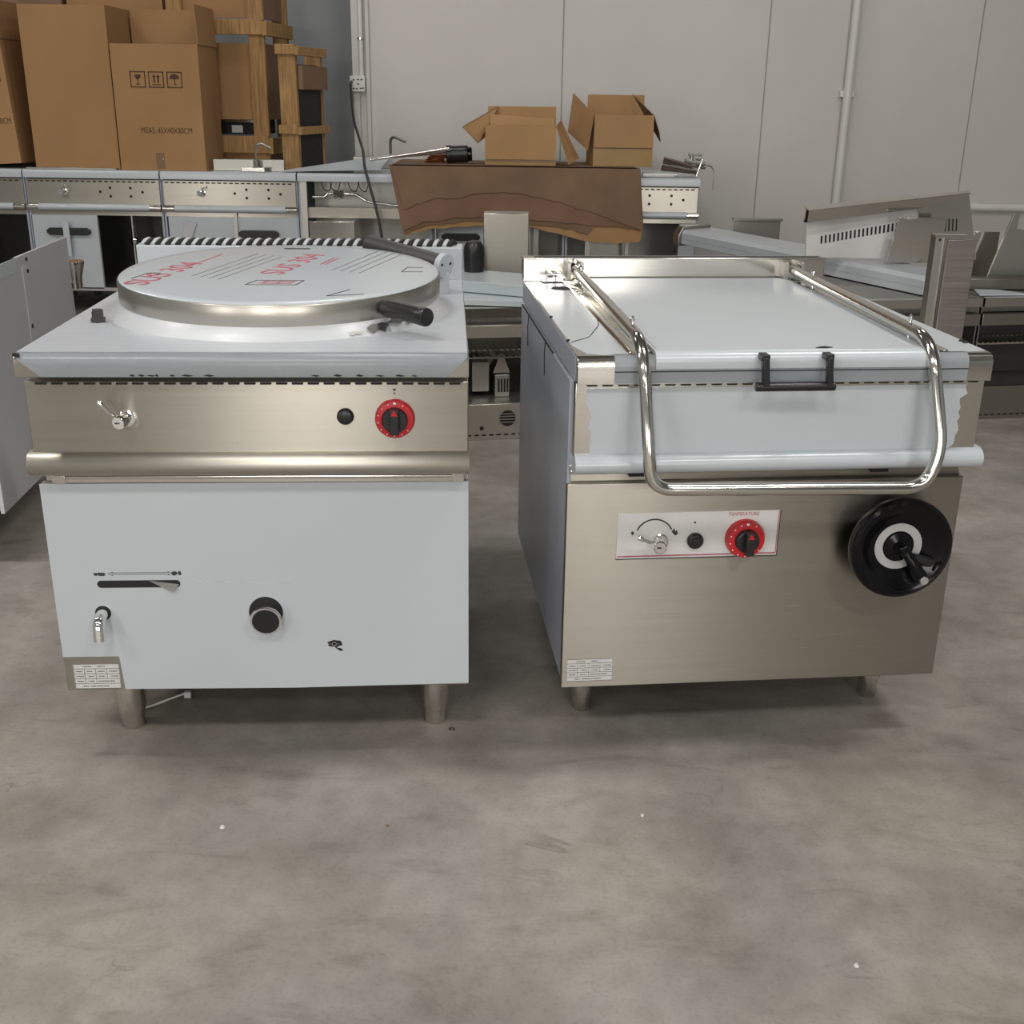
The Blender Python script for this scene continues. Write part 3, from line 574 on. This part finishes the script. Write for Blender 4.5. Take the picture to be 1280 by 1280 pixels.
c2 = carton('carton', 'tall brown carton with printed symbols and its top flaps standing open', .50, .42, .69, (-2.325, 6.935, Z0), 0, (('back', 0, .205), ('right', -2, .21)), group='tall cartons')
icons(c2, (('glass', .145), ('up', .25), ('umbrella', .355)), .50, .088)
text('carton_lettering', c2, 'MEAS.:45X40X80CM', .046, (.285, -.0008, .222), FRONT, PRINTB, sx=.75)
part('tape_scrap', c2, CARDP, box(.21, .26, -.0012, 0, .01, .10)); part('staple', c2, CHROME, box(.245, .255, -.002, 0, .062, .07))
c3 = carton('carton', 'brown printed carton cut off by the left picture edge', .55, .46, .68, (-3.465, 6.95, Z0), 0, (('back', 8, .2), ('right', 4, .2)), group='tall cartons', rot=(0, -.055, 0))
icons(c3, (('glass', .215), ('up', .315), ('umbrella', .472)), .495, .088); text('carton_lettering', c3, 'MEAS.:45X40X80CM', .046, (.385, -.0008, .235), FRONT, PRINTB, sx=.75)
tag(part('steel_sheet', None, STEELD, box(-2.88, -2.35, 6.915, 6.955, Z0, .868), bevel=.001), 'flat steel strip lying in front of the plain carton', 'sheet')
carton('carton', 'brown carton at the very top left behind the others', .95, .25, 1.02, (-3.72, 7.48, Z0), 0, (), m=CARDP, open_=False)
carton('carton', 'brown carton standing behind the printed carton flaps', .58, .24, 1.0, (-2.74, 7.48, Z0), 0, (), m=CARD, open_=False)
tag(part('wood_block', None, WOOD, box(-2.26, -2.18, 7.5, 7.58, 1.859, 2.0), bevel=.002), 'pale wooden block on top of the rear carton', 'block')
def crate(label, w_, d_, h_, loc, rz, rails, pw, panels, pm=CARD, side=True):
    c = thing('wooden_crate', label, 'crate', loc, rz, 'pine crates')
    t = .03
    for x in ((0, w_-pw) if w_ > pw*1.6 else (0,)):
        for y in (0, d_-t): part('post', c, WOOD, box(x, x+pw, y, y+t, 0, h_), bevel=.002)
    for z, hh in rails:
        part('front_rail', c, WOOD, box(-.005, w_+.0, -t, 0, z, z+hh), bevel=.002); part('side_rail', c, WOOD, box(w_, w_+t, -.03, d_, z-.005, z+hh-.01), bevel=.002)
    for z0, z1 in panels:
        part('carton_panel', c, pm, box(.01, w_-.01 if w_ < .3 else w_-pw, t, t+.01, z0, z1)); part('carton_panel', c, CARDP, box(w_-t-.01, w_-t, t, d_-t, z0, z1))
    return c
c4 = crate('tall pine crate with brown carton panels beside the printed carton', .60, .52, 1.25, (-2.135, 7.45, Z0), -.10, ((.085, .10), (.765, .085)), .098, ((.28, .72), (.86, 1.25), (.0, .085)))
part('packed_appliance', c4, DARK, box(.05, .50, .10, .45, .19, .28)); part('packed_label', c4, PLATE, box(.33, .40, .095, .10, .20, .245)); part('packed_ledge', c4, STEELD, box(.05, .48, .085, .10, .262, .278))
c5 = crate('short slim pine crate in front of the wall beside the tall crate', .112, .44, .70, (-1.41, 7.13, Z0), -.20, ((.21, .05), (.65, .055)), .108, ((.40, .60),), CARDP)
part('side_panel', c5, CARDP, box(.113, .142, .02, .43, .46, .59)); part('packed_appliance', c5, DARK, box(.03, .10, .05, .41, .0, .45))
# trays, pipes and sheets on the range tops
tag(part('steel_tray', None, STEELD, box(-1.80, -1.38, 7.00, 7.03, Z0, .925), box(-1.80, -1.38, 7.03, 7.08, Z0, .87), bevel=.002), 'grey steel tray edge lying in front of the pine crates', 'tray')
tag(part('steel_offcut', None, STEEL2, prof_z([(-1.62, 6.925), (-1.48, 6.92), (-1.46, 6.975), (-1.60, 6.98)], Z0, .885), bevel=.003), 'small shiny crumpled steel piece at the front range edge', 'offcut')
tag(part('gas_tube', None, STEELD, tube(fillet([(-1.535, 6.95, .887), (-1.53, 6.95, 1.005), (-1.50, 6.95, 1.02), (-1.44, 6.95, .99)], .02), .007, 8), turn((-1.535, 6.95, .885), (0, 0, 1), [(0, .016), (.04, .016)], 8)), 'thin bent gas tube standing before the tall crate', 'tube')
tag(part('steel_sheet', None, FILMB, quad([(-1.40, 6.93, .862), (-.80, 6.93, .880), (-.76, 7.25, .95), (-1.05, 7.34, .90)], .005), smooth=False), 'pale green film-covered sheet lying at a slant beside the power cable', 'sheet')
tag(part('steel_sheet', None, STEELD, box(-1.03, -.50, 7.43, 7.46, Z0, .93), box(-1.03, -.5, 7.46, 7.70, Z0, .88), bevel=.003), 'dull folded steel sheet at the rear of the open range', 'sheet')
tag(part('gas_tube', None, STEELD, tube(fillet([(-.80, 7.5, .90), (-.80, 7.5, 1.03), (-.775, 7.48, 1.05), (-.70, 7.45, 1.02)], .03), .009, 8)), 'thin bent tube standing near the wall trim', 'tube')
for i in range(4):
    t = tag(part('steel_tube', None, (STEEL2, FILM)[i % 2], cyl((-.86+i*.028, 6.95+i*.03, .935+.004*i), (-.40+i*.004, 6.95+i*.03, 1.005-.008*i), .0085, 10)), 'slim tube of the bundle rising towards the left open box', 'tube', 'slim tubes left of the open boxes')
tag(part('copper_coil', None, COPPER, *[tube([(-.49+.05*math.cos(a*.6)+.01*k, 7.08+.04*math.sin(a*.6), .936+.012*k) for a in range(11)], .006, 8) for k in range(3)], tube([(-.55, 7.05, .925), (-.43, 7.09, .926)], .006, 8)), 'small copper coil beside the black canister', 'coil')
t = thing('canister', 'small black canister lying left of the open boxes', 'canister', (-.345, 7.02, .968), 0)
part('body', t, BLACK, turn((-.075, 0, 0), (1, 0, .04), [(0, .045), (.006, .052), (.03, .053), (.032, .049), (.125, .049), (.13, .044)], 28)); part('cap', t, GLOSS, turn((.054, 0, .004), (1, 0, .04), [(0, .04), (.02, .04), (.024, .034)], 28))
# ------------------------------------------------------------------ hanging cardboard sheets
def wavy(pts, amp, seed, n=7):
    r_ = random.Random(seed); out = []
    for (x0, z0), (x1, z1) in zip(pts, pts[1:]):
        for k in range(n): t_ = k/n; out.append((x0+(x1-x0)*t_+r_.uniform(-amp, amp)*.6, z0+(z1-z0)*t_+r_.uniform(-amp, amp)))
    return out + [pts[-1]]
def hang(label, top, low, y, seed, m=CARDP, amp=.006, fold=0):
    h_ = .918 if fold else .911
    poly = [(top[0], h_)] + wavy(low, amp, seed) + [(top[1], h_)]
    o = part('cardboard_sheet', None, m, prof_y(poly, y, y+.006), *([box(top[0]+.01, top[1]-.02, y, 7.42, .912, .918)] if fold else []), smooth=False)
    return tag(o, label, 'cardboard', 'torn cardboard sheets')
hang('outermost hanging cardboard sheet, torn along a slanting upper edge', (-.735, .712), [(-.655, .665), (-.60, .69), (-.47, .735), (-.33, .732), (-.25, .762), (-.02, .772), (.25, .72), (.50, .645), (.745, .565)], 6.838, 1, fold=1)
hang('middle cardboard sheet showing below the first torn edge', (-.74, .715), [(-.675, .54), (-.55, .592), (-.30, .628), (.0, .618), (.30, .598), (.60, .585), (.752, .567)], 6.847, 2, mat('old_carton_board_red', (.245, .145, .098), .9, 0, .12, 4, spec=.2))
hang('cardboard sheet with the wavy lowest left edge', (-.73, .71), [(-.665, .522), (-.55, .570), (-.30, .600), (.05, .590), (.33, .560), (.42, .53)], 6.856, 3, CARDP)
hang('innermost cardboard sheet reaching lowest at the right corner', (-.72, .713), [(-.655, .516), (-.52, .55), (-.2, .578), (.1, .572), (.40, .50), (.50, .488), (.62, .482), (.735, .498), (.750, .56)], 6.865, 4, CARDI, .005)
# ------------------------------------------------------------------ the two small open boxes
ZB = .919
b1 = carton('open_box', 'left small open box with folded-out flaps on the cardboard', .41, .33, .222, (-.186, 6.90, ZB), -.02, (('front', 172, .19), ('back', 8, .10), ), m=CARDI, group='small open boxes')
part('flap', b1, CARDI, quad([(-.041, .03, .12), (-.135, .05, .21), (.066, .32, .324), (.066, .32, .21)], .005), smooth=False); part('flap', b1, CARDI, quad([(.411, .0, .222), (.44, .16, .25), (.55, .12, .04), (.49, .0, .01)], .005), smooth=False)
part('inner_flap', b1, CARDI, quad([(.02, .16, .20), (.40, .12, .19), (.40, .17, .255), (.02, .22, .275)], .004), smooth=False)
part('tape_strip', b1, TAPE, box(-.001, .411, -.0015, -.0003, .002, .034))
b2 = carton('open_box', 'right taller open box with its front flap hanging down', .345, .36, .285, (.445, 6.92, ZB), .06, (('front', 174, .18), ('back', 5, .11)), m=CARDI, group='small open boxes')
part('flap', b2, CARDI, quad([(-.002, 0, .285), (-.09, .33, .40), (-.12, .30, .18), (-.03, .03, .087)], .005), smooth=False); part('flap', b2, CARDP, quad([(.347, .0, .285), (.27, .34, .40), (.42, .16, .137), (.385, .03, .20)], .005), smooth=False)
part('tape_strip', b2, TAPE, box(-.001, .346, -.0015, -.0003, .002, .10))
# rods at the right end of the range row
for i in range(7):
    a = Vector((.87, 7.02+i*.022, .965-.012*i)); e = Vector((1.02+.012*i, 6.96+i*.03, .93-.009*i))
    tag(part('burner_rod', None, (ROD, STEEL2)[i in (3,)], cyl(a, e, .0075, 10)), 'thin metal rod of the bundle right of the taller open box', 'rod', 'burner rods on the range end')
t = thing('gas_valve', 'cluster of small gas valves at the ends of the rods', 'valve', (1.06, 7.0, .935), .1)
part('valve_body', t, STEELD, cyl((-.07, 0, .02), (.05, 0, .0), .013, 12), cyl((-.03, 0, .01), (-.03, 0, .05), .012, 8), box(-.05, .03, -.012, .012, .045, .06), bevel=.002)
part('valve_body', t, STEELD, cyl((-.02, .05, -.01), (.07, .05, -.02), .012, 12), box(.01, .05, .035, .065, -.01, .03), bevel=.002)
part('valve_stem', t, CHROME, cyl((.0, -.02, -.066), (.03, -.02, .03), .007, 10)); part('feed_tube', t, STEELD, tube(fillet([(.04, .0, .0), (.075, -.09, -.01), (.082, -.12, -.05), (.08, -.12, -.14)], .03), .004, 8))
tag(part('lamp_tube', None, PVC, cyl((.74, 6.945, .872), (.93, 6.955, .872), .012, 14), bevel=.001), 'white tube lying at the right range end', 'tube')
tag(part('lamp_tube', None, ALU, cyl((.74, 6.99, .872), (.95, 7.0, .872), .012, 14), bevel=.001), 'shiny metal tube just behind the white tube', 'tube')
# ------------------------------------------------------------------ unfinished base frames behind the two cookers
GA = .195; GX, GY = -.165, 4.352
def gp(x, y, z): return (GX+x*math.cos(GA)-y*math.sin(GA), GY+x*math.sin(GA)+y*math.cos(GA), z)
def base_frame(x, W, label):
    b = thing('base_frame', label, 'frame', gp(x, 0, 0), GA, 'unfinished steel base frames')
    part('plinth', b, STEEL, box(0, W, 0, .02, 0, .148), bevel=.002); part('plinth_shelf', b, STEELD, box(0, W, .02, .84, .13, .148))
    for xx in (0, W-.03): part('side_panel', b, STEELD, box(xx, xx+.03 if xx else .006, .02, .84, 0, .53)) if not xx else part('side_panel', b, STEELD, box(W-.006, W, .02, .84, 0, .53))
    part('front_rail', b, STEEL, box(0, W, 0, .03, .412, .462), bevel=.002); part('front_rail', b, STEEL2, prof_x([(0, .492), (0, .528), (.04, .528), (.04, .515), (.02, .505), (.02, .492)], 0, W)); part('front_rail', b, STEELD, box(0, W, .05, .07, .462, .492))
    part('top_sheet', b, STEELD, box(0, W, .04, .84, .515, .525)); part('back_panel', b, STEELD, box(0, W, .83, .84, .0, .525))
    sh = [box(.02, W-.02, .06, .066, .318, .324), box(.02, W-.02, .20, .206, .318, .324)]
    part('rack', b, STEEL2, *sh, *[cyl((.03+i*.0235, .05, .328), (.03+i*.0235, .32, .328), .0035, 6) for i in range(int((W-.05)/.0235))])
    n = int(W/.02*.5)
    part('vent_slots', b, DARK, *[box(.05+i*.03, .068+i*.03, -.0012, 0, .018, .024) for i in range(int((W-.1)/.03))])
    return b
F1 = base_frame(-.55, .90, 'unfinished base frame visible between the two cookers with a wire rack inside')
part('vent_disc', F1, DARK, turn((.695, 0, .088), (0, -1, 0), [(0, .032), (.002, .032)], 24)); part('vent_bars', F1, STEELD, *[box(.66, .73, -.0032, -.002, z, z+.004) for z in (.07, .082, .094, .104)]); part('rivet', F1, DARK, turn((.59, 0, .05), (0, -1, 0), [(0, .009), (.002, .008)], 12))
part('burner_box', F1, STEELD, box(.57, .64, .12, .3, .17, .29), bevel=.002); part('burner_box', F1, STEELD, box(.66, .72, .10, .3, .15, .24), bevel=.002); part('burner_hood', F1, STEEL2, prof_y([(.655, .245), (.725, .245), (.70, .31), (.68, .31)], .12, .3)); part('burner_grid', F1, DARK, *[box(.672+i*.012, .679+i*.012, .0985, .1, .17, .225) for i in range(4)])
base_frame(.36, .90, 'unfinished base frame right behind the braising pan lid')
F3 = base_frame(1.27, .90, 'unfinished base frame under the grey steel post')
F4 = base_frame(2.18, .90, 'unfinished base frame at the right picture edge with a dark interior')
part('interior_shade_sheet', F4, RUBBER, box(.01, .89, .25, .26, .15, .41)); part('brace', F4, DARK, cyl((.03, .20, .38), (.13, .2, .31), .006, 8))  # dark sheet added behind the opening, stands in for interior shade
# sheet metal laid on and behind the frames
def rbox(x0, x1, y0, y1, z0, z1, c, a):
    ca, sa = math.cos(a), math.sin(a)
    def f(bm):
        k = len(bm.verts); box(x0, x1, y0, y1, z0, z1)(bm); bm.verts.ensure_lookup_table()
        for v in bm.verts[k:]: v.co = Vector((c[0]+v.co.x*ca-v.co.y*sa, c[1]+v.co.x*sa+v.co.y*ca, v.co.z))
    return f
def loose(name, label, m, *sh, cat='panel', **k): return tag(part(name, None, m, *sh, **k), label, cat)
loose('film_tray', 'pale blue film-covered tray on the base frame between the cookers, the lower one', FILMB, rbox(-.30, .25, 0, .40, .530, .553, (-.06, 4.40), -.10), bevel=.002)
loose('film_tray', 'pale blue film-covered tray on top of the lower one', FILMB, rbox(-.36, .30, 0, .30, .556, .60, (-.08, 4.52), -.42), bevel=.002)
loose('steel_duct', 'upright brushed steel duct between the two cookers', STEEL, box(-.14, .055, 4.99, 5.10, .53, .825), bevel=.003, cat='duct')
loose('plastic_cap', 'black plastic cap in front of the upright steel duct', BLACK, turn((-.175, 4.84, .6005), (0, 0, 1), [(0, .042), (.08, .045), (.105, .042), (.122, .03), (.128, .01)], 24), cat='cap')
ch = thing('worktop_channel', 'long white film-covered channel lying at a slant behind the braising pan', 'channel', (.93, 6.5, .53), math.atan2(-1.746, .82))
part('channel', ch, FILM, prof_x([(0, 0), (0, .06), (.015, .078), (.20, .085), (.20, .0)], 0, 1.86), bevel=.002)
part('channel_end', ch, STEELD, prof_x([(-.02, -.01), (-.02, .05), (.01, .095), (.19, .10), (.19, -.01)], -.06, 0), bevel=.004)
part('channel_crease', ch, FILMG, box(0, 1.86, -.001, 0, .030, .0315))
hd = thing('hood_panel', 'large bent steel hood panel with louvres leaning at the right', 'panel', (0, 5.25, 0))
part('back_sheet', hd, STEEL2, prof_y([(1.30, .785), (1.305, .842), (2.02, .922), (2.10, .624), (1.86, .624), (1.80, .856), (1.30, .79)], 0, .02), bevel=.001); 
part('front_sheet', hd, PLATE, prof_y([(1.312, .782), (1.80, .858), (1.825, .82), (1.86, .624), (1.325, .624)], .012, .03), bevel=.001)
part('rolled_edge', hd, STEEL2, quad([(1.30, -.06, .835), (2.02, -.02, .918), (2.02, .02, .924), (1.30, .03, .845)], .004), quad([(1.30, -.06, .838), (1.30, -.045, .785), (1.80, -.03, .852), (2.02, -.02, .918)], .003))
part('louvres', hd, DARK, *[prof_y([(1.385+i*.0185, .685+i*.0035), (1.393+i*.0185, .687+i*.0035), (1.391+i*.0185, .722+i*.0035), (1.383+i*.0185, .720+i*.0035)], .010, .0125) for i in range(22)], *[prof_y([(1.87+i*.0165, .745+i*.001), (1.876+i*.0165, .745+i*.001), (1.87+i*.0165, .80+i*.001), (1.864+i*.0165, .80+i*.001)], -.0015, .0) for i in range(8)])
loose('bent_plate', 'dull bent steel plate standing before the hood panel', STEEL2, prof_y([(1.66, .622), (1.675, .70), (1.69, .81), (1.90, .812), (1.90, .622)], 5.15, 5.16), box(1.687, 1.90, 5.13, 5.165, .81, .818), cat='plate', bevel=.001)
ps = thing('steel_post', 'upright grey steel channel post behind the right edge of the braising pan', 'post', (1.50, 4.14, 0), .02)
part('flange', ps, STEELD, box(0, .03, .0, .05, 0, .85)); part('web', ps, STEEL2, box(.03, .045, .02, .05, 0, .846)); part('face', ps, steel('dusty_steel', (.36, .32, .31), .35, .3, .25), box(.045, .148, .0, .05, 0, .835), bevel=.001); part('edge_lip', ps, CHROME, box(.028, .031, -.004, 0, 0, .85), box(.044, .047, -.004, 0, 0, .846)); part('top_tab', ps, STEEL2, box(-.005, .115, -.004, .04, .846, .853)); part('bolt_hole', ps, DARK, turn((.015, 0, .835), (0, -1, 0), [(0, .005), (.001, .005)], 10))
loose('metal_plate', 'small grey panel with a bright top edge behind the white channel', STEELD, box(1.215, 1.47, 6.47, 6.49, 0, .665), box(1.205, 1.48, 6.46, 6.50, .665, .68), bevel=.001)
loose('bracket_plate', 'tall narrow steel bracket at the right picture edge', STEELD, prof_y([(2.12, .53), (2.135, .60), (2.20, .842), (2.228, .842), (2.222, .775), (2.40, .74), (2.40, .53)], 5.16, 5.175), cat='bracket', bevel=.001)
loose('bracket_plate', 'small pale plate behind the narrow bracket', STEEL2, prof_y([(2.05, .53), (2.09, .748), (2.2, .748), (2.2, .53)], 5.28, 5.29), cat='bracket', bevel=.001)
loose('steel_rail', 'pale yellowish steel rail lying at the right behind the post', STEEL, rbox(0, .95, 0, .08, .53, .575, (1.90, 5.0), .05), cat='rail', bevel=.002)
loose('film_plate', 'pale film-covered offcut lying right of the steel post', FILMB, prof_z([(1.97, 4.83), (2.22, 4.86), (2.10, 4.98), (2.0, 4.98)], .53, .534), cat='plate')
# ------------------------------------------------------------------ bits on the concrete floor
o = part('cable_tie', None, PVC, tube([(-.84, 2.20, .004), (-.80, 2.225, .004), (-.77, 2.25, .007), (-.735, 2.272, .012)], .0025, 6), box(-.74, -.725, 2.27, 2.278, .0, .014)); tag(o, 'white cable tie lying under the boiling kettle', 'cable tie')
for i, (x, y, r_, l) in enumerate(((-.124, 2.15, .007, 'small dark washer on the floor between the cookers'), (-.535, 1.789, .006, 'pale chip on the floor in front of the boiling kettle'), (-.227, 1.80, .004, 'tiny brown chip on the floor near the picture middle'), (.259, 1.845, .004, 'tiny pale chip on the floor before the braising pan'), (.56, 1.45, .005, 'pale speck on the bare floor at the lower right'))):
    tag(part('washer' if not i else 'floor_chip', None, (STEELD, PLATE, CARDP, PLATE, PLATE)[i], ring((x, y, 0), (0, 0, 1), r_, r_*.5, .002, 16) if not i else turn((x, y, 0), (0, 0, 1), [(0, r_), (.003, r_*.6)], 5)), l, 'washer' if not i else 'chip')
